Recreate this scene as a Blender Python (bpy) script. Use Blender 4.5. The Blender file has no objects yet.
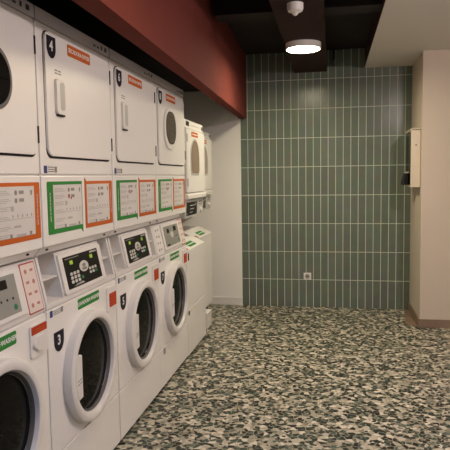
import bpy, bmesh, math, random
from mathutils import Vector, Matrix
random.seed(7)
SC = bpy.context.scene
COL = SC.collection

# ------------------------------------------------------------------ camera, world, exposure
cam_data = bpy.data.cameras.new('camera')
cam = bpy.data.objects.new('camera', cam_data)
COL.objects.link(cam)
yaw, pitch, roll = 0.186289, -0.084294, -0.014984
fwd = Vector((-math.sin(yaw)*math.cos(pitch), math.cos(yaw)*math.cos(pitch), math.sin(pitch)))
r0 = Vector((math.cos(yaw), math.sin(yaw), 0)); u0 = r0.cross(fwd)
rt = math.cos(roll)*r0 + math.sin(roll)*u0
up = -math.sin(roll)*r0 + math.cos(roll)*u0
M = Matrix.Identity(4)
for i in range(3):
    M[i][0], M[i][1], M[i][2] = rt[i], up[i], -fwd[i]
M.translation = Vector((0.9292, -5.8813, 1.3646))
cam.matrix_world = M
cam_data.sensor_width = 36.0
cam_data.lens = 564.5/450*36.0
cam_data.clip_start = 0.02
SC.camera = cam

world = bpy.data.worlds.new('world'); SC.world = world
world.use_nodes = True
bg = world.node_tree.nodes['Background']
bg.inputs[0].default_value = (1.0, 0.80, 0.72, 1)
bg.inputs[1].default_value = 0.03

SC.view_settings.view_transform = 'Standard'
SC.view_settings.look = 'None'
SC.view_settings.gamma = 1.0
SC.view_settings.use_curve_mapping = False
SC.view_settings.exposure = 0.0
# diffuser emission: colour, strength; only the first lamp is seen, others are added fill
P1 = ((1.0, 0.89, 0.63), 162.0)
FILL_DUCT = ((1.0, 0.78, 0.46), 42.0)
FILL_REAR = ((0.45, 0.60, 1.0), 110.0)
FILL_SOFFIT = ((1.0, 0.85, 0.83), 185.0)

# ------------------------------------------------------------------ materials
def new_mat(name):
    m = bpy.data.materials.new(name); m.use_nodes = True
    return m, m.node_tree, m.node_tree.nodes['Principled BSDF']

def paint(name, col, rough=0.5, var=0.04, scale=6.0, metal=0.0, bump=0.0, coat=0.0, spec=0.5):
    m, nt, b = new_mat(name)
    tc = nt.nodes.new('ShaderNodeTexCoord')
    nz = nt.nodes.new('ShaderNodeTexNoise'); nz.inputs['Scale'].default_value = scale
    nz.inputs['Detail'].default_value = 4
    nt.links.new(tc.outputs['Object'], nz.inputs['Vector'])
    rp = nt.nodes.new('ShaderNodeValToRGB')
    rp.color_ramp.elements[0].position = 0.3; rp.color_ramp.elements[1].position = 0.7
    rp.color_ramp.elements[0].color = (*[c*(1-var) for c in col], 1)
    rp.color_ramp.elements[1].color = (*[min(1, c*(1+var)) for c in col], 1)
    nt.links.new(nz.outputs['Fac'], rp.inputs['Fac'])
    nt.links.new(rp.outputs['Color'], b.inputs['Base Color'])
    b.inputs['Roughness'].default_value = rough
    b.inputs['Metallic'].default_value = metal
    b.inputs['Coat Weight'].default_value = coat
    b.inputs['Specular IOR Level'].default_value = spec
    if bump:
        n2 = nt.nodes.new('ShaderNodeTexNoise'); n2.inputs['Scale'].default_value = 160
        nt.links.new(tc.outputs['Object'], n2.inputs['Vector'])
        bp = nt.nodes.new('ShaderNodeBump'); bp.inputs['Strength'].default_value = bump
        bp.inputs['Distance'].default_value = 0.002
        nt.links.new(n2.outputs['Fac'], bp.inputs['Height'])
        nt.links.new(bp.outputs['Normal'], b.inputs['Normal'])
    return m

def emit(name, col, strength):
    m, nt, b = new_mat(name)
    b.inputs['Base Color'].default_value = (*col, 1)
    b.inputs['Emission Color'].default_value = (*col, 1)
    b.inputs['Emission Strength'].default_value = strength
    return m

ENAMEL = paint('white_enamel', (0.86, 0.835, 0.80), 0.33, 0.012, 3, coat=0.15)
PLASTIC = paint('white_plastic', (0.78, 0.75, 0.72), 0.42, 0.02, 4)
FASCIA = paint('fascia_grey', (0.50, 0.48, 0.485), 0.45, 0.03, 5)
GREYBAND = paint('grey_plastic', (0.33, 0.315, 0.31), 0.45, 0.03, 5)
PALEGREY = paint('pale_grey_plastic', (0.50, 0.49, 0.46), 0.45, 0.03, 5)
SEAL_SHADE = paint('dark_rubber_and_shade', (0.03, 0.026, 0.024), 0.7, spec=0.15)  # real seals and hinges, also dark pieces standing in for shade
BLACKGLASS = paint('black_glass', (0.005, 0.005, 0.005), 0.07, spec=0.07)
DRYGLASS = paint('smoky_glass', (0.10, 0.075, 0.055), 0.08, 0.1)
TANGLASS = paint('tan_glass', (0.30, 0.22, 0.165), 0.15, 0.08)
CHROME = paint('dull_chrome', (0.16, 0.155, 0.15), 0.25, metal=1.0)
GASKET = paint('grey_gasket', (0.13, 0.125, 0.125), 0.55, spec=0.3)
PANELBLACK = paint('black_panel', (0.010, 0.009, 0.008), 0.35, spec=0.2)
PANELGREY = paint('grey_panel', (0.30, 0.30, 0.265), 0.35)
KEY = paint('key_cream', (0.62, 0.60, 0.55), 0.4)
KEYGREEN = paint('key_green', (0.02, 0.22, 0.08), 0.4)
LED = emit('green_led', (0.34, 0.55, 0.05), 0.12)
INK = paint('navy_ink', (0.012, 0.009, 0.018), 0.6, spec=0.15)
BLUEINK = paint('blue_ink', (0.03, 0.05, 0.20), 0.45)
WHITEINK = paint('white_ink', (0.80, 0.78, 0.75), 0.5)
ORANGE = paint('orange_print', (0.55, 0.125, 0.022), 0.6, 0.05, spec=0.15)
GREEN = paint('green_print', (0.040, 0.235, 0.045), 0.6, 0.05, spec=0.15)
RED = paint('red_print', (0.45, 0.05, 0.02), 0.6, 0.05, spec=0.15)
PINKSHEET = paint('pinkish_sheet', (0.74, 0.63, 0.58), 0.5)
SHEET = paint('paper_sheet', (0.68, 0.65, 0.62), 0.5)
GREYINK = paint('grey_print', (0.26, 0.245, 0.23), 0.6)
MIDINK = paint('faint_print', (0.45, 0.43, 0.41), 0.6)
WALLPAINT = paint('white_wall_paint', (0.90, 0.87, 0.83), 0.7, 0.012, 2, bump=0.1)
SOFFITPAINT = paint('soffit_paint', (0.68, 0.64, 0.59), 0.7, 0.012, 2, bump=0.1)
PILLARPAINT = paint('beige_wall_paint', (0.66, 0.565, 0.465), 0.7, 0.012, 2, bump=0.1)
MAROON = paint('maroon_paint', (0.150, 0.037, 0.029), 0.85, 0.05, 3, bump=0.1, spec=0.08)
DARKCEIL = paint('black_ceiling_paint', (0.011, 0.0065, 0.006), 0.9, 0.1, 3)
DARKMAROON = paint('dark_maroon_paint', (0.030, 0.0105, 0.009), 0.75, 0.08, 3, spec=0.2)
BROWNTRIM = paint('brown_skirting', (0.27, 0.185, 0.13), 0.5, 0.12, 8)
CREAM = paint('cream_metal', (0.70, 0.60, 0.47), 0.4)
BLACKPLASTIC = paint('black_plastic', (0.015, 0.014, 0.014), 0.45)

def tile_material():
    m, nt, b = new_mat('green_wall_tiles')
    N = nt.nodes.new; L = nt.links.new
    tc = N('ShaderNodeTexCoord'); sp = N('ShaderNodeSeparateXYZ'); L(tc.outputs['Object'], sp.inputs[0])
    zo = N('ShaderNodeMath'); zo.operation = 'ADD'; zo.inputs[1].default_value = 0.0053
    L(sp.outputs['Z'], zo.inputs[0])
    cb = N('ShaderNodeCombineXYZ'); L(sp.outputs['X'], cb.inputs[0]); L(zo.outputs[0], cb.inputs[1])
    br = N('ShaderNodeTexBrick')
    br.offset = 0.0; br.squash = 1.0
    br.inputs['Scale'].default_value = 1.0
    br.inputs['Brick Width'].default_value = 0.075
    br.inputs['Row Height'].default_value = 0.29326
    br.inputs['Mortar Size'].default_value = 0.0029
    br.inputs['Mortar Smooth'].default_value = 0.15
    br.inputs['Color1'].default_value = (0.144, 0.172, 0.142, 1)
    br.inputs['Color2'].default_value = (0.170, 0.202, 0.168, 1)
    br.inputs['Mortar'].default_value = (0.64, 0.67, 0.56, 1)
    L(cb.outputs[0], br.inputs['Vector'])
    nz = N('ShaderNodeTexNoise'); nz.inputs['Scale'].default_value = 9
    L(tc.outputs['Object'], nz.inputs['Vector'])
    mx = N('ShaderNodeMix'); mx.data_type = 'RGBA'; mx.blend_type = 'OVERLAY'
    mx.inputs['Factor'].default_value = 0.18
    L(br.outputs['Color'], mx.inputs['A']); L(nz.outputs['Color'], mx.inputs['B'])
    L(mx.outputs['Result'], b.inputs['Base Color'])
    ro = N('ShaderNodeMapRange'); L(br.outputs['Fac'], ro.inputs['Value'])
    ro.inputs['To Min'].default_value = 0.24; ro.inputs['To Max'].default_value = 0.8
    L(ro.outputs['Result'], b.inputs['Roughness'])
    bp = N('ShaderNodeBump'); bp.invert = True; bp.inputs['Strength'].default_value = 0.5
    bp.inputs['Distance'].default_value = 0.002
    L(br.outputs['Fac'], bp.inputs['Height']); L(bp.outputs['Normal'], b.inputs['Normal'])
    b.inputs['Specular IOR Level'].default_value = 0.22
    return m
TILES = tile_material()

def floor_material():
    m, nt, b = new_mat('chip_mosaic_floor')
    N = nt.nodes.new; L = nt.links.new
    tc = N('ShaderNodeTexCoord')
    def layer(scale, seed):
        mp = N('ShaderNodeMapping'); mp.inputs['Location'].default_value = (seed, seed*1.7, 0)
        mp.inputs['Rotation'].default_value = (0, 0, seed)
        L(tc.outputs['Object'], mp.inputs[0])
        nz = N('ShaderNodeTexNoise'); nz.inputs['Scale'].default_value = scale*0.8
        L(mp.outputs[0], nz.inputs['Vector'])
        va = N('ShaderNodeVectorMath'); va.operation = 'SCALE'; va.inputs['Scale'].default_value = 0.55/scale
        L(nz.outputs['Color'], va.inputs[0])
        ad = N('ShaderNodeVectorMath'); ad.operation = 'ADD'
        L(mp.outputs[0], ad.inputs[0]); L(va.outputs[0], ad.inputs[1])
        v = N('ShaderNodeTexVoronoi'); v.voronoi_dimensions = '2D'; v.inputs['Scale'].default_value = scale
        L(ad.outputs[0], v.inputs['Vector'])
        e = N('ShaderNodeTexVoronoi'); e.voronoi_dimensions = '2D'; e.feature = 'DISTANCE_TO_EDGE'
        e.inputs['Scale'].default_value = scale
        L(ad.outputs[0], e.inputs['Vector'])
        s = N('ShaderNodeSeparateColor'); L(v.outputs['Color'], s.inputs[0])
        return s, e
    s, e = layer(32.0, 0.4)
    rp = N('ShaderNodeValToRGB'); rp.color_ramp.interpolation = 'CONSTANT'
    stops = [(0.0, (0.008, 0.010, 0.008)), (0.24, (0.018, 0.036, 0.028)), (0.34, (0.055, 0.085, 0.066)),
             (0.43, (0.15, 0.165, 0.125)), (0.52, (0.50, 0.455, 0.36)), (0.68, (0.34, 0.325, 0.25)),
             (0.80, (0.66, 0.60, 0.49)), (0.94, (0.24, 0.21, 0.155))]
    cr = rp.color_ramp
    for i, (p, c) in enumerate(stops):
        el = cr.elements[i] if i < 2 else cr.elements.new(p)
        el.position = p; el.color = (*c, 1)
    L(s.outputs[0], rp.inputs['Fac'])
    # mortar between the chips
    mr = N('ShaderNodeMapRange'); mr.inputs['From Min'].default_value = 0.03; mr.inputs['From Max'].default_value = 0.09
    L(e.outputs['Distance'], mr.inputs['Value'])
    mx = N('ShaderNodeMix'); mx.data_type = 'RGBA'
    L(mr.outputs['Result'], mx.inputs['Factor'])
    mx.inputs['A'].default_value = (0.36, 0.325, 0.24, 1)
    L(rp.outputs['Color'], mx.inputs['B'])
    # small second generation of chips
    s2, e2 = layer(58.0, 2.3)
    gt = N('ShaderNodeMath'); gt.operation = 'GREATER_THAN'; gt.inputs[1].default_value = 0.74
    L(s2.outputs[1], gt.inputs[0])
    rp2 = N('ShaderNodeValToRGB'); rp2.color_ramp.interpolation = 'CONSTANT'
    for i, (p, c) in enumerate([(0, (0.02, 0.028, 0.022)), (0.4, (0.42, 0.375, 0.285)), (0.75, (0.11, 0.135, 0.105))]):
        el = rp2.color_ramp.elements[i] if i < 2 else rp2.color_ramp.elements.new(p)
        el.position = p; el.color = (*c, 1)
    L(s2.outputs[0], rp2.inputs['Fac'])
    m2 = N('ShaderNodeMix'); m2.data_type = 'RGBA'
    L(gt.outputs[0], m2.inputs['Factor']); L(mx.outputs['Result'], m2.inputs['A']); L(rp2.outputs['Color'], m2.inputs['B'])
    # faint joints of the 40 cm slabs
    mp = N('ShaderNodeMapping'); mp.inputs['Location'].default_value = (-0.06, 0.13, 0)
    L(tc.outputs['Object'], mp.inputs[0])
    br = N('ShaderNodeTexBrick'); br.offset = 0; br.inputs['Scale'].default_value = 1
    br.inputs['Brick Width'].default_value = 0.4; br.inputs['Row Height'].default_value = 0.4
    br.inputs['Mortar Size'].default_value = 0.0022
    L(mp.outputs[0], br.inputs['Vector'])
    jf = N('ShaderNodeMath'); jf.operation = 'MULTIPLY'; jf.inputs[1].default_value = 0.55
    L(br.outputs['Fac'], jf.inputs[0])
    m3 = N('ShaderNodeMix'); m3.data_type = 'RGBA'
    L(jf.outputs[0], m3.inputs['Factor']); L(m2.outputs['Result'], m3.inputs['A'])
    m3.inputs['B'].default_value = (0.19, 0.17, 0.125, 1)
    L(m3.outputs['Result'], b.inputs['Base Color'])
    b.inputs['Roughness'].default_value = 0.42
    b.inputs['Specular IOR Level'].default_value = 0.35
    return m
FLOOR = floor_material()

# ------------------------------------------------------------------ mesh helpers
class MB:
    """collects shapes in one bmesh; every shape is placed relative to (ox, oy, oz)"""
    def __init__(s, o=(0, 0, 0)): s.bm = bmesh.new(); s.o = Vector(o)
    def _faces(s, verts, faces, bevel=0, seg=2):
        vs = [s.bm.verts.new(Vector(v) - s.o) for v in verts]
        fs = [s.bm.faces.new([vs[i] for i in f]) for f in faces]
        if bevel:
            es = list({e for f in fs for e in f.edges})
            bmesh.ops.bevel(s.bm, geom=es, offset=bevel, segments=seg, affect='EDGES', profile=0.5)
        return s
    def box(s, x0, x1, y0, y1, z0, z1, bevel=0, seg=2):
        v = [(x, y, z) for x in (x0, x1) for y in (y0, y1) for z in (z0, z1)]
        f = [(0, 1, 3, 2), (4, 6, 7, 5), (0, 4, 5, 1), (2, 3, 7, 6), (0, 2, 6, 4), (1, 5, 7, 3)]
        return s._faces(v, f, bevel, seg)
    def extrude(s, pts_a, pts_b, bevel=0, seg=2):
        n = len(pts_a)
        f = [tuple(range(n))[::-1], tuple(range(n, 2*n))]
        f += [(i, (i+1) % n, n+(i+1) % n, n+i) for i in range(n)]
        return s._faces(list(pts_a)+list(pts_b), f, bevel, seg)
    def prism(s, xz, y0, y1, bevel=0, seg=2):
        return s.extrude([(x, y0, z) for x, z in xz], [(x, y1, z) for x, z in xz], bevel, seg)
    def poly(s, yz, x0, x1, bevel=0, slope=None):
        """outline in the y-z plane given thickness along x; slope(z)->x shift"""
        g = slope or (lambda z: 0.0)
        return s.extrude([(x0+g(z), y, z) for y, z in yz], [(x1+g(z), y, z) for y, z in yz], bevel, 1)
    def plate(s, y0, y1, z0, z1, r, x0, x1, bevel=0, slope=None, n=6):
        return s.poly(rrect(y0, y1, z0, z1, r, n), x0, x1, bevel, slope)
    def lathe(s, prof, cy, cz, n=56, ang=(0, 2*math.pi)):
        """profile of (radius, x) turned about an axis parallel to x"""
        rows = []
        for i in range(n):
            a = 2*math.pi*i/n
            rows.append([s.bm.verts.new(Vector((x, cy+r*math.cos(a), cz+r*math.sin(a))) - s.o) for r, x in prof])
        for i in range(n):
            a, b = rows[i], rows[(i+1) % n]
            for k in range(len(prof)-1):
                s.bm.faces.new((a[k], b[k], b[k+1], a[k+1]))
        return s
    def latheZ(s, prof, cx, cy, n=48):
        rows = []
        for i in range(n):
            a = 2*math.pi*i/n
            rows.append([s.bm.verts.new(Vector((cx+r*math.cos(a), cy+r*math.sin(a), z)) - s.o) for r, z in prof])
        for i in range(n):
            a, b = rows[i], rows[(i+1) % n]
            for k in range(len(prof)-1):
                s.bm.faces.new((a[k], a[k+1], b[k+1], b[k]))
        return s
    def build(s, name, mat, parent=None, loc=None, smooth=False, angle=35):
        bmesh.ops.remove_doubles(s.bm, verts=s.bm.verts, dist=1e-6)
        bmesh.ops.recalc_face_normals(s.bm, faces=s.bm.faces)
        me = bpy.data.meshes.new(name); s.bm.to_mesh(me); s.bm.free()
        if smooth:
            for p in me.polygons: p.use_smooth = True
            me.set_sharp_from_angle(angle=math.radians(angle))
        me.materials.append(mat)
        o = bpy.data.objects.new(name, me); COL.objects.link(o)
        if parent is not None: o.parent = parent
        elif loc is not None: o.location = loc
        return o

def rrect(y0, y1, z0, z1, r, n=6):
    if r <= 0: return [(y0, z0), (y1, z0), (y1, z1), (y0, z1)]
    pts = []
    for cy, cz, a0 in ((y1-r, z0+r, -90), (y1-r, z1-r, 0), (y0+r, z1-r, 90), (y0+r, z0+r, 180)):
        for k in range(n+1):
            a = math.radians(a0+90*k/n); pts.append((cy+r*math.cos(a), cz+r*math.sin(a)))
    return pts

def circ(cy, cz, r, n=24):
    return [(cy+r*math.cos(2*math.pi*k/n), cz+r*math.sin(2*math.pi*k/n)) for k in range(n)]

def oval(cy, cz, a, b, n=24):
    return [(cy+a*math.cos(2*math.pi*k/n), cz+b*math.sin(2*math.pi*k/n)) for k in range(n)]

def shield(y0, y1, z0, z1):
    """flat top, sides running down into a round point"""
    w = (y1-y0)/2; c = (y0+y1)/2; zs = z0+w*1.15
    pts = [(y1, z1), (y0, z1)]
    for k in range(11):
        a = math.pi+math.pi*k/10
        pts.append((c+w*math.cos(a), zs+(zs-z0)*math.sin(a)))
    return pts

def text(name, body, size, y, z, x, mat, parent, bold=0.0, rot=0.0, slope=0.0, sx=1.0, depth=0.0004):
    """lettering on a face that looks towards +x, centred on (y, z)"""
    cu = bpy.data.curves.new(name, 'FONT')
    cu.body = body; cu.size = size; cu.align_x = 'CENTER'; cu.align_y = 'CENTER'
    cu.offset = bold; cu.extrude = depth; cu.resolution_u = 3
    tmp = bpy.data.objects.new('tmp', cu); COL.objects.link(tmp)
    dg = bpy.context.evaluated_depsgraph_get()
    me = bpy.data.meshes.new_from_object(tmp.evaluated_get(dg))
    bpy.data.objects.remove(tmp); bpy.data.curves.remove(cu)
    R = Matrix(((0, 0, 1), (1, 0, 0), (0, 1, 0))).to_4x4()      # text x -> +y, text y -> +z
    me.transform(Matrix.Translation((x, y, z)) @ R @ Matrix.Rotation(rot, 4, 'Z') @ Matrix.Diagonal((sx, 1, 1, 1)))
    me.materials.clear(); me.materials.append(mat)
    me.name = name
    o = bpy.data.objects.new(name, me); COL.objects.link(o); o.parent = parent
    return o

def empty(name, loc, label, cat, group=None):
    o = bpy.data.objects.new(name, None); COL.objects.link(o)
    o.location = loc; o.empty_display_size = 0.1
    o['label'] = label; o['category'] = cat
    if group: o['group'] = group
    return o

def structure(name, mb, mat, parent=None):
    o = mb.build(name, mat, parent)
    if parent is None: o['kind'] = 'structure'
    return o

def lab(o, s): o['label'] = s; return o

# ------------------------------------------------------------------ the room
LW = -1.6                         # wall behind the machines
Y0 = -8.6                          # the room runs on behind the camera
RX = 3.4
H = 2.62
structure('floor', MB().box(LW-0.1, RX+0.1, Y0, 0.1, -0.08, 0.0), FLOOR)
structure('ceiling', MB().box(LW-0.1, RX+0.1, Y0, 0.1, H, H+0.08), DARKCEIL)
structure('wall_left', MB().box(LW-0.1, LW, Y0, 0.1, 0, H), DARKCEIL)  # black colour stands in for the shade behind and above the machines
structure('wall_back', MB().box(0.0, 1.80, 0.0, 0.1, 0, H), TILES)
structure('wall_back_painted', MB().box(LW, 0.0, 0.0, 0.1, 0, H), WALLPAINT)
structure('wall_right', MB().box(1.71, RX+0.1, -0.68, 0.0, 0, H), PILLARPAINT)
structure('wall_right_side', MB().box(RX, RX+0.1, Y0, -0.68, 0, H), WALLPAINT)
structure('soffit', MB().box(1.257, RX, Y0, 0.0, 2.425, 2.435), SOFFITPAINT)
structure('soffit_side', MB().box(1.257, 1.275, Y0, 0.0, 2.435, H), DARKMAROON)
structure('baseboard_back', MB().box(LW, 0.0, -0.012, 0.0, 0, 0.082, 0.003), PLASTIC)
structure('baseboard_right', MB().box(1.698, 1.71, -0.692, 0.0, 0, 0.075, 0.002).box(1.7105, RX, -0.692, -0.68, 0, 0.075, 0.002), BROWNTRIM)
structure('trim_floor_strip', MB().extrude([(1.66, 0.0, 0.0), (1.697, 0.0, 0.0), (1.697, -0.66, 0.0), (1.60, -0.60, 0.0)],
                       [(1.66, 0.0, 0.003), (1.697, 0.0, 0.003), (1.697, -0.66, 0.003), (1.60, -0.60, 0.003)]), BROWNTRIM)
# maroon beam hung in front of the machines, running very slightly askew
def bx(y, near, wall): return wall + (near-wall)*(y/-4.0)
ya, yb = Y0, 0.0
structure('ceiling_beam', MB().extrude(
    [(bx(ya, .062, -.008), ya, 1.972), (bx(ya, .155, .064), ya, 1.972), (bx(ya, .155, .064), ya, H), (bx(ya, .062, -.008), ya, H)],
    [(bx(yb, .062, -.008), yb, 1.972), (bx(yb, .155, .064), yb, 1.972), (bx(yb, .155, .064), yb, H), (bx(yb, .062, -.008), yb, H)]), MAROON)
structure('ceiling_shade_block', MB().box(LW, -.005, Y0, 0.0, 2.27, H), DARKCEIL)  # added black block, makes the space over the machines look shaded
# boxed-in duct that carries the lamps, and the cross beam over the aisle
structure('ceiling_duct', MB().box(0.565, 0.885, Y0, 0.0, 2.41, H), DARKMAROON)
structure('ceiling_cross_beam', MB().box(0.14, 1.256, -1.98, -1.80, 2.47, H), DARKCEIL)
structure('trim_conduit', MB().box(0.945, 0.962, -0.30, -0.0, 2.455, 2.47, 0.004).box(0.945, 0.962, -0.02, 0.0, 2.47, H), BLACKPLASTIC)

# ------------------------------------------------------------------ ceiling lamps and smoke detector
def ceiling_lamp(x, y, power, label, zt=2.41, dome=0.0):
    LAMPM = emit('lit_lamp_diffuser', *power)
    t = empty('ceiling_lamp', (x, y, zt), label, 'ceiling lamp', 'round ceiling lamps')
    o = (x, y, zt)
    MB(o).latheZ([(0.0, zt), (0.139, zt), (0.139, zt-0.045), (0.136, zt-0.048), (0.130, zt-0.048), (0.128, zt-0.045), (0.128, zt-0.030), (0.0, zt-0.030)], x, y
                 ).build('lamp_rim', PLASTIC, t, smooth=True)
    prof = [(0.126, zt-0.031), (0.125, zt-0.0355), (0.10, zt-0.0375), (0.05, zt-0.038), (0.0, zt-0.038)]
    if dome: prof = [(0.126*math.cos(math.pi/2*k/8), zt-0.035-dome*math.sin(math.pi/2*k/8)) for k in range(9)]
    MB(o).latheZ(prof, x, y
                 ).build('lamp_diffuser', LAMPM, t, smooth=True)
    return t
ceiling_lamp(0.712, -1.27, P1, 'lit round ceiling lamp with white rim, nearest the green tiled wall')
ceiling_lamp(0.712, -4.10, FILL_DUCT, 'added unseen fill lamp on the ceiling duct, second from the tiled wall')  # added out of view to brighten the beam and near dryers
ceiling_lamp(0.712, -5.80, FILL_REAR, 'added unseen cool fill lamp overhead behind the viewer, farthest from tiled wall')  # added out of view as cool fill from behind the camera
ceiling_lamp(2.1, -3.5, FILL_SOFFIT, 'added unseen domed fill lamp under the white soffit, off to the right', 2.425, 0.13)  # added out of view, domed to throw more light on the dryers

t = empty('smoke_detector', (0.714, -2.33, 2.41), 'small white smoke detector on the dark ceiling in front of the round lamp', 'smoke detector')
o = (0.714, -2.33, 2.41)
MB(o).latheZ([(0, 2.41), (0.050, 2.41), (0.050, 2.378), (0.046, 2.372), (0, 2.372)], 0.714, -2.33).build('base', PLASTIC, t, smooth=True)
MB(o).latheZ([(0.046, 2.374), (0.044, 2.364), (0.022, 2.355), (0.012, 2.342), (0.006, 2.338), (0, 2.338)], 0.714, -2.33).build('sensor_cap', PLASTIC, t, smooth=True)

# ------------------------------------------------------------------ wall socket and payment cabinet
so = (0.688, 0.0, 0.285)
t = empty('wall_socket', so, 'small square white wall socket low on the green tiled wall', 'socket')
MB(so).box(0.649, 0.727, -0.010, -0.0005, 0.285, 0.361, 0.003).build('face_plate', PLASTIC, t)
f = MB(so)
f.extrude([(0.688+0.024*math.cos(a), -0.0125, 0.323+0.024*math.sin(a)) for a in [2*math.pi*k/24 for k in range(24)]],
          [(0.688+0.024*math.cos(a), -0.0095, 0.323+0.024*math.sin(a)) for a in [2*math.pi*k/24 for k in range(24)]])
f.build('socket_well', GREYBAND, t)
f = MB(so)
for dx, dz in ((-0.010, -0.002), (0.010, -0.002), (0, 0.012)):
    f.box(0.688+dx-0.004, 0.688+dx+0.004, -0.0145, -0.012, 0.323+dz-0.004, 0.323+dz+0.004)
f.build('contact_hole', BLACKPLASTIC, t)

co = (1.66, -0.40, 1.25)
t = empty('payment_cabinet', co, 'slim cream wall cabinet with black front fixed to the pillar side', 'cabinet')
MB(co).box(1.626, 1.708, -0.62, -0.595, 1.25, 1.766, 0.004).box(1.64, 1.708, -0.598, -0.20, 1.25, 1.755, 0.003
       ).box(1.622, 1.708, -0.62, -0.19, 1.752, 1.770, 0.004).build('housing', CREAM, t)
lab(MB(co).box(1.634, 1.641, -0.59, -0.22, 1.27, 1.745, 0.002).build('front_panel', BLACKGLASS, t), 'black glossy front panel')
MB(co).extrude([(1.668+0.006*math.cos(a), -0.625, 1.625+0.006*math.sin(a)) for a in [2*math.pi*k/16 for k in range(16)]],
               [(1.668+0.006*math.cos(a), -0.619, 1.625+0.006*math.sin(a)) for a in [2*math.pi*k/16 for k in range(16)]]
               ).build('lock', BLACKPLASTIC, t)
rd = lab(MB(co).prism([(1.632, 1.27), (1.632, 1.40), (1.610, 1.40), (1.575, 1.29), (1.58, 1.268)], -0.42, -0.30, 0.004).build('card_reader', BLACKPLASTIC, t), 'black card reader with pale lip')
MB(co).box(1.604, 1.634, -0.425, -0.295, 1.375, 1.392, 0.003).build('reader_lip', PALEGREY, rd)

# ------------------------------------------------------------------ notices and stickers on the machines
def notice(root, o, y0, y1, z0, z1, tone, thin=0.006, x=0.0005):
    """instruction notice in a coloured frame; green ones have the wide band on the left, orange ones on the right"""
    mat = GREEN if tone == 'green' else ORANGE
    x0, x1 = x, x+0.0012
    if tone == 'green':
        out = [(y0+.004, z0), (y1-.02, z0), (y1, z0-.016), (y1, z1), (y0+.004, z1), (y0, z1-.004), (y0, z0+.004)]
        iy0, iy1 = y0+0.046, y1-thin
    else:
        out = [(y0, z0), (y1-.004, z0), (y1, z0+.004), (y1, z1-.004), (y1-.004, z1), (y0+.02, z1), (y0, z1+.016)]
        iy0, iy1 = y0+thin+(.012 if thin > .005 else 0), y1-0.040
    iz0, iz1 = z0+0.019, z1-0.013
    n = lab(MB(o).poly(out, x0, x1).build('instruction_notice', mat, root), tone+' framed instruction notice with pictograms')
    MB(o).box(x1-.0002, x1+.0006, iy0, iy1, iz0, iz1).build('notice_sheet', SHEET, n)
    xl0, xl1 = x1+.0004, x1+.0010
    w = iy1-iy0
    dark, pale = MB(o), MB(o)
    rows = [0.06, 0.215, 0.37, 0.555, 0.745, 0.90]
    h = iz1-iz0
    for k, fr in enumerate(rows):
        zc = iz1-h*fr-0.006
        for j in range(3):
            pale.box(xl0, xl1, iy0+.01, iy0+.01+w*(0.26+0.05*((j+k) % 3)), zc-.0055*j, zc-.0055*j+.0022)
        if k in (0, 1):
            dark.poly(circ(iy0+w*.52, zc-.005, .009, 14), xl0, xl1)
            dark.box(xl0, xl1, iy0+w*.60, iy0+w*.72, zc-.010, zc+.002)
        if k == 2:
            pale.poly(circ(iy0+w*.42, zc-.005, .010, 14), xl0, xl1)
        if k == 3:
            pale.box(xl0, xl1, iy0+w*.36, iy1-.012, zc-.010, zc-.0082)
            for j in range(5):
                dark.box(xl0, xl1, iy0+w*(.42+.12*j), iy0+w*(.42+.12*j)+.004, zc-.004, zc+.006)
        if k == 4:
            pale.box(xl0, xl1, iy0+w*.45, iy0+w*.62, zc-.006, zc+.002)
        if k == 5:
            dark.box(xl0, xl1, iy0+w*.34, iy0+w*.40, zc-.012, zc+.002)
            pale.box(xl0, xl1, iy0+w*.50, iy0+w*.75, zc-.012, zc-.002)
            dark.box(xl0, xl1, iy0+w*.84, iy0+w*.90, zc-.010, zc+.003)
    dark.poly(circ(iy1-.020, iz1-.020, .007, 10), xl0, xl1)
    dark.box(xl0, xl1, iy1-.024, iy1-.016, iz1-.032, iz1-.024)
    dark.build('print', GREYINK, n); pale.build('faint_lettering', MIDINK, n)
    if tone == 'green':
        rd = MB(o); zc = iz1-h*.215-.008
        rd.poly(circ(iy0+w*.52, zc, .007, 12), xl1, xl1+.0004).poly(circ(iy0+w*.60, zc-.010, .0055, 12), xl1, xl1+.0004)
        rd.build('red_dots', RED, n)
    band = MB(o)
    yb = y0+.018 if tone == 'green' else y1-.022
    for j in range(9):
        za = z0+.05+(z1-z0-.09)*j/9
        band.box(x1-.0002, x1+.0004, yb, yb+.006, za, za+.010+.004*(j % 3 == 0))
    band.build('band_print', PALEGREY, n)
    return n

def tag_label(root, o, y0, y1, z0, z1, mat, body, x=0.0, name='name_label', note=None, fs=0.021):
    n = MB(o).plate(y0, y1, z0, z1, 0.007, x, x+.0012, n=3).build(name, mat, root)
    if note: lab(n, note)
    if body:
        text('lettering', body, fs, (y0+y1)/2-o[1], (z0+z1)/2-o[2], x+.0014-o[0], WHITEINK, n, bold=0.0006, sx=1.0)
    return n

def number_plate(root, o, y0, y1, z0, z1, num, x=0.0):
    n = MB(o).poly(shield(y0-.005, y1+.005, z0-.006, z1+.005), x, x+.0008).build('number_plate', WHITEINK, root)
    lab(n, 'dark shield plate reading '+num)
    MB(o).poly(shield(y0, y1, z0, z1), x+.0006, x+.0014).build('shield', INK, n)
    text('numeral', num, (z1-z0)*0.66, (y0+y1)/2-o[1], z0+(z1-z0)*.55-o[2], x+.0016-o[0], WHITEINK, n, bold=0.0012)
    return n

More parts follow.
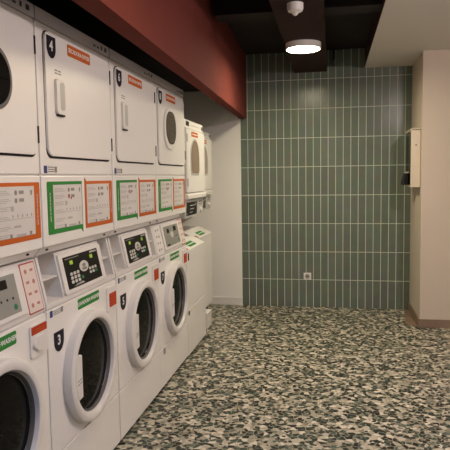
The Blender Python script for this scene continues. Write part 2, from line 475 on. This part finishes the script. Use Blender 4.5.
# ------------------------------------------------------------------ large dryers
XF = -0.125
def large_dryer(yb, num, label, window=None, notices=('green', 'orange'), sticker=True):
    """built with front face at x = 0, left side at y = 0 and real heights, then set down on its washer"""
    zb = 1.078
    t = empty('tumble_dryer', (XF, yb, zb), label, 'dryer', 'large dryers stacked on washers')
    o = (0, 0, zb)
    MB(o).prism([(-.008, 1.945), (-.008, 1.116), (-.040, 1.0785), (-.72, 1.0785), (-.72, 1.945)], .004, .696, .003).build('cabinet', ENAMEL, t)
    MB(o).box(-.010, 0, .004, .696, 1.112, 1.3795, .0035).build('service_panel', ENAMEL, t)
    MB(o).box(-.010, 0, .004, .696, 1.3855, 1.944, .0035).build('front_frame', ENAMEL, t)
    fa = lab(MB(o).box(-.70, .003, .003, .697, 1.9465, 1.995, .003).build('top_fascia', FASCIA, t), 'grey top fascia')
    m = MB(o)
    for yy, w in ((.515, .02), (.555, .02), (.60, .012), (.640, .022)):
        m.box(.003, .0045, yy, yy+w, 1.962, 1.970+.010*(yy > .59))
    m.build('fascia_mark', BLACKPLASTIC, fa)
    for yy in (.06, .62):
        MB(o).lathe([(0, -.0155), (.004, -.0155), (.004, -.030), (0, -.030)], yy, 1.098, 10).build('screw', BLACKPLASTIC, t)
    # door: dark plate stands in for its shaded gap, wider at the bottom edge
    dy0, dy1, dz0, dz1 = .052, .672, 1.4555, 1.920
    lab(MB(o).plate(dy0-.0015, dy1+.0032, dz0-.0085, dz1+.0045, .034, -.001, .0012).build('door_gap_shade', SEAL_SHADE, t), 'dark plate for the shaded gap round the door')
    d = MB(o).plate(dy0, dy1, dz0, dz1, .033, .0, .0105, .003).build('door', ENAMEL, t)
    for z0, z1 in ((1.815, 1.880), (1.498, 1.560)):
        lab(MB(o).box(.004, .0145, .671, .6795, z0, z1, .002).build('hinge', SEAL_SHADE, d), 'dark hinge')
    xd = .0107
    sh = -xd*(yb+.35+5.88)/1.054
    if window:
        wy0, wy1, wz0, wz1, style = window
        if style == 'white':
            MB(o).poly(rrect(wy0-.038, wy1+.028, wz0-.040, wz1+.022, .115, 10), .009, .021, .005).build('window_frame', PLASTIC, d)
            MB(o).poly(rrect(wy0-.006, wy1+.006, wz0-.006, wz1+.006, .095, 10), .020, .0225).build('window_seal', SEAL_SHADE, d)
            lab(MB(o).poly(rrect(wy0, wy1, wz0, wz1, .090, 10), .022, .0235).build('window_glass', DRYGLASS, d), 'smoky oval window')
        else:
            MB(o).poly(rrect(wy0-.014, wy1+.014, wz0-.014, wz1+.014, .10, 10), .009, .020, .005).build('window_frame', GASKET, d)
            lab(MB(o).poly(rrect(wy0, wy1, wz0, wz1, .09, 10), .0195, .0225).build('window_glass', BLACKGLASS, d), 'black rounded porthole')
    else:
        h = MB(o).plate(.112, .182, 1.618, 1.752, .012, .009, .022, .004).build('door_handle', PLASTIC, t)
        MB(o).plate(.140, .176, 1.634, 1.742, .014, .0215, .0228).build('finger_recess', PALEGREY, h)
        lab(MB(o).box(.010, .021, .122, .176, 1.611, 1.618).build('handle_shade_strip', SEAL_SHADE, h), 'dark strip for the shade under the handle')  # dark strip painted as the shade below the handle
        m = MB(o)
        for j in range(2):
            for k in range(2): m.box(xd, xd+.0006, .122+.028*k, .143+.028*k, 1.772+.011*j, 1.777+.011*j)
        m.build('door_print', GREYINK, d)
    number_plate(t, o, .074+sh*.5, .146+sh*.5, 1.824, 1.906, num, xd)
    tag_label(t, o, .258+sh, .474+sh, 1.862, 1.908, ORANGE, 'SECADORA·DRYER', xd, 'name_label', 'orange label with white lettering', .0235)
    if sticker:
        s = MB(o).box(.0, .0012, .026, .050, 1.390, 1.418).build('asset_sticker', BLUEINK, t)
        m = MB(o)
        for j in range(3): m.box(.0, .0010, .058, .108, 1.395+.008*j, 1.399+.008*j)
        m.box(.0, .0010, .112, .128, 1.393, 1.416)
        m.build('sticker_print', GREYINK, s)
    for k in notices:
        if k == 'green': notice(t, o, .042, .346, 1.155, 1.358, 'green')
        else: notice(t, o, .374, .684, 1.152, 1.357, 'orange')
    return t

# ------------------------------------------------------------------ large washers
def cs(z):                       # the console leans back
    return -.125*0 - (z-.885)*0.205
def console_panel(t, o, style):
    """console: back block, side walls, display housing, shelves"""
    k = MB(o)
    if style == 'shelves':
        prof = [(-.70, .872), (-.004, .872), (-.001, .876), (-.001, .895), (-.70, .895)]
        k.prism(prof, .004, .696)
        k.box(-.70, -.105, .004, .696, .895, 1.072)
        for y0, y1 in ((.004, .020), (.680, .696)):
            k.prism([(-.11, .894), (-.001, .894), (cs(1.072), 1.072), (-.11, 1.072)], y0, y1, .002)
        k.prism([(-.11, .894), (-.001, .894), (cs(1.072), 1.072), (-.11, 1.072)], .147, .575, .002)
    else:
        k.prism([(-.70, .872), (-.004, .872), (-.001, .876), (-.001, .895), (cs(1.072), 1.072), (-.70, 1.072)], .004, .696, .002)
    c = k.build('console', PLASTIC, t)
    if style == 'shelves':
        for y0, y1 in ((.0205, .1465), (.5755, .6795)):
            MB(o).box(-.105, -.028, y0, y1, .978, .984).build('shelf', PLASTIC, c)
            MB(o).box(-.103, -.070, y0+.022, y0+.045, .986, 1.050, .004).build('dispenser_tube', PALEGREY, c)
    return c

def control_panel(t, o, style):
    g = cs
    y0, y1, z0, z1 = .155, .568, .900, 1.062
    MB(o).plate(y0, y1, z0, z1, .006, -.001, .010, .003, slope=g).build('display_bezel', PLASTIC, t)
    py0, py1, pz0, pz1 = .187, .526, .915, 1.046
    if style == 'black':
        p = MB(o).plate(py0, py1, pz0, pz1, .003, .008, .0115, slope=g).build('keypad_panel', PANELBLACK, t)
        lab(p, 'black keypad panel')
        kx0, kx1 = .0112, .0128
        def key(yc, zc, r, name, mat):
            return MB(o).plate(yc-r*1.18, yc+r*1.18, zc-r*.66, zc+r*.66, r*.5, kx0, kx1, slope=g, n=2).build(name, mat, p)
        for i in range(3):
            for j in range(3): key(.232+.031*i, .940+.0165*j, .0095, 'key', KEY)
        for i in range(3):
            for j in range(2):
                if (i, j) != (2, 0): key(.415+.029*i, .953+.0165*j, .0085, 'key', KEY)
        for yc, zc in ((.473, .953), (.328, .945)): lab(key(yc, zc, .0095, 'start_key', KEYGREEN), 'green key')
        MB(o).poly(oval(.362, .988, .044, .0235, 24), kx0-.0004, kx1-.0006, slope=g).build('logo_disc', KEY, p)
        m = MB(o); m.poly(oval(.362, .993, .016, .008, 12), kx1, kx1+.0005, slope=g).poly(oval(.362, .978, .024, .006, 12), kx1, kx1+.0005, slope=g)
        m.build('logo_figure', GREYINK, p)
        for ya in (.238, .436): lab(MB(o).plate(ya, ya+.028, 1.011, 1.027, .002, kx0, kx1-.0006, slope=g).build('display', LED, p), 'lit green display')
        m = MB(o)
        m.poly([(.44, 1.034), (.515, 1.034), (.515, 1.040), (.45, 1.042)], kx0-.0004, kx1-.0008, slope=g)
        m.poly([(.235, .921), (.34, .922), (.32, .930), (.27, .927)], kx0-.0004, kx1-.0008, slope=g)
        m.poly([(.20, 1.036), (.33, 1.036), (.33, 1.038), (.20, 1.038)], kx0-.0004, kx1-.0008, slope=g)
        m.build('panel_print', MIDINK, p)
    else:
        p = MB(o).plate(py0, py1, pz0, pz1, .003, .008, .0115, slope=g).build('keypad_panel', PANELGREY, t)
        lab(p, 'grey keypad panel')
        kx0, kx1 = .0112, .0128
        for w in ((.255, .300, 1.000, 1.028), (.410, .470, 1.004, 1.034), (.215, .270, .918, .930)):
            lab(MB(o).plate(*w, .002, kx0, kx1, slope=g).build('display_window', PANELBLACK, p), 'dark window')
        for i in range(3): MB(o).poly(circ(.42+.035*i, .967, .004, 8), kx0, kx1, slope=g).build('indicator', PANELBLACK, p)
        MB(o).poly(oval(.352, .985, .038, .021, 20), kx0, kx1, slope=g).build('logo_disc', KEY, p)
        m = MB(o); m.poly(circ(.495, .937, .010, 12), kx0, kx1, slope=g); m.build('start_key', KEYGREEN, p)
        if style == 'grey_led':
            lab(MB(o).plate(.385, .405, 1.006, 1.030, .002, kx0, kx1, slope=g).build('display', LED, p), 'lit green display')

def side_notice(t, o, y0, y1, z0, z1, red=True, mat=PINKSHEET):
    n = MB(o).plate(y0, y1, z0, z1, .005, -.001, .002, slope=cs).build('side_notice', RED if red else PLASTIC, t)
    MB(o).plate(y0+.004, y1-.004, z0+.004, z1-.004, .003, .0015, .0026, slope=cs).build('notice_sheet', mat, n) if red else None
    w, h = y1-y0, z1-z0
    m = MB(o)
    for i in range(2):
        for j in range(4):
            yc = y0+w*(.30+.40*i); zc = z0+h*(.16+.225*j)
            if (i+j) % 3 == 0: m.poly(circ(yc, zc, .0085, 10), .0022, .0032, slope=cs)
            else: m.plate(yc-.010, yc+.010, zc-.003, zc+.006, .001, .0022, .0032, slope=cs)
    m.build('pictogram', paint('pictogram_red', (0.50, 0.20, 0.15), .5) if red else GREYINK, n)
    return n

def washer_door(t, o, front_only=False):
    cy, cz = .350, .552
    d = MB(o).lathe([(.241, .0002), (.243, .028), (.2405, .037), (.233, .0415), (.213, .042), (.205, .039), (.200, .030), (.196, .0002)], cy, cz, 72
        ).build('door', PLASTIC, t, smooth=True, angle=40)
    MB(o).lathe([(.200, .022), (.198, .024), (.195, .018), (.193, .010), (.192, .004)], cy, cz, 64).build('door_gasket', GASKET, d, smooth=True)
    MB(o).lathe([(.1935, .0085), (.191, .0125), (.188, .010), (.187, .004)], cy, cz, 64).build('chrome_ring', CHROME, d, smooth=True)
    MB(o).lathe([(.190, .003), (.188, .008), (.14, .014), (.07, .018), (0.001, .019)], cy, cz, 64).build('door_glass', BLACKGLASS, d, smooth=True, angle=60)
    # door handle: white plate closing part of the opening on its left
    pts = []
    for k in range(9):
        a = math.radians(180-27+54*k/8); pts.append((cy+.208*math.cos(a), cz+.208*math.sin(a)))
    pts += [(cy-.148, cz-.090), (cy-.148, cz+.090)]
    hd = MB(o).poly(pts, .024, .0425, .003).build('door_handle', PLASTIC, d)
    m = MB(o)
    for j in range(2): m.poly([(cy-.196, cz-.028+.014*j), (cy-.158, cz-.022+.014*j), (cy-.158, cz-.018+.014*j), (cy-.196, cz-.024+.014*j)], .0423, .0432)
    m.build('handle_print', GREYINK, hd)
    return d

def large_washer(yb, num, label, style, sticker=True, kick_lock=False):
    t = empty('washing_machine', (XF, yb, 0), label, 'washing machine', 'large front loading washers')
    o = (0, 0, 0)
    MB(o).box(-.72, -.010, .004, .696, .034, .870).build('cabinet', ENAMEL, t)
    MB(o).box(-.010, 0, .0035, .6965, .2885, .867, .0035).build('front_panel', ENAMEL, t)
    k = MB(o).box(-.010, 0, .0035, .6965, .032, .2835, .003).build('kick_panel', ENAMEL, t)
    if kick_lock: lab(MB(o).box(.0, .006, .070, .102, .238, .276, .002).build('kick_lock', GREYBAND, k), 'small grey lock')
    lab(MB(o).box(-.70, -.03, .02, .68, .0, .034).build('plinth', BLACKPLASTIC, t), 'black recessed plinth')
    c = console_panel(t, o, 'shelves' if style == 'black' else 'solid')
    control_panel(t, o, style)
    if style != 'black':
        side_notice(t, o, .582, .684, .885, 1.066, True)
        if style == 'grey':
            side_notice(t, o, .020, .130, .885, 1.066, False)
    washer_door(t, o)
    tag_label(t, o, .268, .488, .812, .857, GREEN, 'LAVADORA·WASHER', 0, 'name_label', 'green label with white lettering', .0235)
    if num: number_plate(t, o, .048, .130, .690, .772, num, 0.0)
    if sticker:
        s = MB(o).box(0, .0012, .026, .046, .838, .866-.002).build('asset_sticker', BLUEINK, t)
        m = MB(o)
        for j in range(3): m.box(0, .001, .054, .110, .842+.007*j, .845+.007*j)
        m.box(0, .001, .114, .132, .841, .862)
        m.build('sticker_print', GREYINK, s)
    # soap drawer with red label
    s = MB(o).plate(.570, .690, .728, .844, .008, -.001, .007, .002).build('soap_drawer', PLASTIC, t)
    if style == 'grey_led':
        lab(MB(o).box(.0066, .0082, .576, .684, .811, .840).build('red_label', RED, s), 'red label')
        m = MB(o)
        for j in range(2): m.box(.008, .0086, .602, .672, .818+.008*j, .8205+.008*j)
        m.build('label_print', ORANGE, s)
        MB(o).poly([(.630+.050*math.cos(2*math.pi*q/24), .774+.026*math.sin(2*math.pi*q/24)) for q in range(24)], .006, .015, .005).build('drawer_grip', PLASTIC, s)
    else:
        lab(MB(o).box(.0066, .0082, .594, .680, .748, .814).build('red_label', RED, s), 'red label')
        m = MB(o)
        for j in range(4): m.box(.008, .0086, .600, .674, .757+.015*j, .760+.015*j)
        m.build('label_print', ORANGE, s)
    return t

YS = [-4.65, -3.95, -3.247, -2.549]
large_washer(YS[0], None, 'white front loading washer with grey keypad at the left edge, below the porthole dryer', 'grey_led', sticker=False)
large_washer(YS[1], '3', 'white front loading washer with dark shield plate reading 3 and black keypad', 'black')
large_washer(YS[2], '5', 'white front loading washer with dark shield plate reading 5 and black keypad', 'black')
large_washer(YS[3], '7', 'white front loading washer with grey keypad, at the tiled wall end of the large machines', 'grey', kick_lock=True)
W2 = (.150, .490, 1.602, 1.780, 'dark')
W8 = (.182, .400, 1.592, 1.792, 'white')
large_dryer(YS[0], '2', 'white tumble dryer with black porthole, cut off by left edge of the photo', W2, ('green', 'orange'), sticker=False)
large_dryer(YS[1], '4', 'white tumble dryer with blank door and dark shield plate reading 4', None)
large_dryer(YS[2], '6', 'white tumble dryer with blank door and dark shield plate reading 6', None)
large_dryer(YS[3], '8', 'white tumble dryer with smoky oval window and dark shield plate reading 8', W8, sticker=False)

# ------------------------------------------------------------------ smaller stacked pairs near the wall
def small_washer(x, yb, label, loose=False):
    t = empty('top_loading_washer', (x, yb, 0), label, 'washing machine', 'small top loading washers')
    o = (0, 0, 0)
    zb = .125 if loose else .022
    MB(o).prism([(-.66, zb), (-.004, zb), (-.004, .812), (-.66, .812)], .004, .656, .004).build('cabinet', ENAMEL, t)
    MB(o).box(-.006, 0, .004, .656, .377, .812, .003).build('front_panel', ENAMEL, t)
    if not loose:
        MB(o).box(-.006, 0, .004, .656, .024, .372, .003).build('kick_panel', ENAMEL, t)
        lab(MB(o).box(-.64, -.03, .02, .64, 0, .022).build('plinth', BLACKPLASTIC, t), 'black recessed plinth')
    else:
        MB(o).box(-.004, .075, .012, .205, .0, .142, .003).build('loose_kick_panel', ENAMEL, t)
        lab(MB(o).box(-.64, -.05, .02, .64, 0, .125).build('plinth', BLACKPLASTIC, t), 'black recessed plinth')
    ld = MB(o).prism([(-.655, .814), (.002, .814), (.003, .822), (-.135, .884), (-.655, .884)], .003, .657, .004).build('lid', ENAMEL, t)
    def on(z): return .0035-(z-.822)*(.138/.062)
    n = MB(o).poly([(.20, .832), (.43, .832), (.43, .856), (.20, .856)], .0, .0012, slope=on).build('name_label', GREEN, t)
    lab(n, 'green label on the lid')
    MB(o).poly([(.215, .842), (.415, .842), (.415, .846), (.215, .846)], .001, .0018, slope=on).build('label_line', WHITEINK, n)
    lab(MB(o).poly([(.035, .826), (.085, .826), (.085, .842), (.035, .842)], .0, .0012, slope=on).build('red_label', RED, t), 'red label on the lid')
    lab(MB(o).box(.0, .005, .035, .055, .745, .800, .002).build('hinge', SEAL_SHADE, t), 'dark hinge')
    lab(MB(o).box(.0, .005, .020, .045, .330, .362, .002).build('catch', SEAL_SHADE, t), 'dark catch')
    # back column and curved side arms that carry the dryer
    MB(o).box(-.655, -.40, .02, .64, .885, 1.058).build('rear_column', PALEGREY, t)
    for y0 in (.012, .612):
        m = MB(o); pa = []
        for k in range(9):
            a = math.radians(90*k/8); pa.append((-.40+.30*math.sin(a)*.95, 1.058-.168*(1-math.cos(a))*1.0))
        outer = [(-.40, 1.058)] + [(-.10-.26*math.sin(math.radians(90*k/8)), 1.058-.173*math.sin(math.radians(90*k/8))**.7) for k in range(9)] + [(-.40, .886)]
        m.prism(outer, y0, y0+.034, .0)
        m.build('side_arm', PALEGREY, t)
    return t

def small_dryer(x, yb, label):
    zb = 1.059
    t = empty('small_tumble_dryer', (x, yb, zb), label, 'dryer', 'small dryers over the top loading washers')
    o = (0, 0, zb)
    zt = 1.797
    MB(o).prism([(-.66, 1.195), (-.006, 1.195), (-.006, zt), (-.66, zt)], .004, .656, .004).build('cabinet', ENAMEL, t)
    MB(o).box(-.008, 0, .004, .656, 1.735, zt, .003).build('top_fascia', ENAMEL, t)
    m = MB(o).box(0, .0015, .055, .155, 1.752, 1.785).box(0, .0015, .60, .645, 1.752, 1.778); m.build('fascia_badge', BLACKPLASTIC, t)
    m = MB(o).box(0, .0012, .24, .50, 1.762, 1.766); m.build('fascia_print', MIDINK, t)
    d = MB(o).plate(.012, .648, 1.255, 1.728, .012, -.001, .014, .004).build('door', ENAMEL, t)
    lab(MB(o).box(-.001, .0005, .008, .652, 1.728, 1.736).build('door_gap', GREYBAND, t), 'grey gap above the door')
    cy, zw0, zw1 = .278, 1.398, 1.652
    def arch(e):
        w = .135+e; zc = zw1+e-w*.95
        pts = rrect(cy-w, cy+w, zw0-e, zc, .001, 1)
        pts = [(cy-w+.03, zw0-e), (cy+w-.03, zw0-e), (cy+w, zw0-e+.03)]
        for k in range(13):
            a = math.pi*k/12; pts.append((cy+w*math.cos(a), zc+w*.95*math.sin(a)))
        return pts + [(cy-w, zw0-e+.03)]
    MB(o).poly(arch(.014), .013, .018, .001).build('window_frame', PALEGREY, d)
    lab(MB(o).poly(arch(0), .0175, .0195).build('window_glass', TANGLASS, d), 'tan arched window')
    n = lab(MB(o).box(.014, .0155, .175, .395, 1.678, 1.714).build('name_label', ORANGE, t), 'orange label')
    MB(o).box(.0153, .0162, .19, .38, 1.692, 1.700).build('label_line', WHITEINK, n)
    for z0, z1 in ((1.63, 1.69), (1.30, 1.36)):
        lab(MB(o).box(.004, .0185, .018, .030, z0, z1, .002).build('hinge', GREYBAND, d), 'grey hinge')
    # ledge, then the control panel that leans back below it
    lab(MB(o).box(-.001, .008, .10, .56, 1.262, 1.280, .002).build('grip_slot', GREYBAND, d), 'grey grip slot')
    MB(o).prism([(-.30, 1.2), (-.006, 1.2), (.022, 1.206), (.022, 1.236), (.0, 1.250), (-.30, 1.250)], .006, .654, .004).build('ledge', PLASTIC, t)
    def sl(z): return -.004-(1.2-z)*.04
    MB(o).prism([(-.66, 1.06), (sl(1.06), 1.06), (-.004, 1.196), (-.66, 1.196)], .006, .654, .003).build('control_housing', PALEGREY, t)
    p = lab(MB(o).plate(.05, .40, 1.080, 1.178, .004, -.001, .003, slope=sl).build('control_panel', PANELBLACK, t), 'dark control panel')
    m = MB(o)
    for j in range(3): m.plate(.15, .15+.10+.04*j, 1.098+.026*j, 1.104+.026*j, .001, .0028, .004, slope=sl)
    m.poly(circ(.35, 1.160, .012, 10), .0028, .004, slope=sl)
    m.build('panel_print', MIDINK, p)
    MB(o).lathe([(0, .004), (.016, .004), (.019, 0), (.019, -.034), (0, -.034)], .55, 1.105, 20).build('knob', PLASTIC, t, smooth=True)
    m = MB(o)
    for j in range(2): m.plate(.50, .60, 1.150+.018*j, 1.157+.018*j, .001, -.001, .003, slope=sl)
    m.build('housing_print', GREYINK, t)
    return t

for t in (
    small_washer(XF, -1.842, 'white top loading washer with green label on its lid, beside the last large washer'),
    small_washer(-.24, -1.005, 'white top loading washer nearest the back wall, mostly hidden, with loose kick panel', loose=True),
    small_dryer(XF, -1.842, 'narrow white dryer with tan arched window and orange label, beside large dryer 8'),
    small_dryer(-.24, -1.005, 'narrow white dryer nearest the back wall, half hidden behind its twin'),
    ):
    t.scale = (1, 0.925, 1)        # these pairs are narrower than the large machines
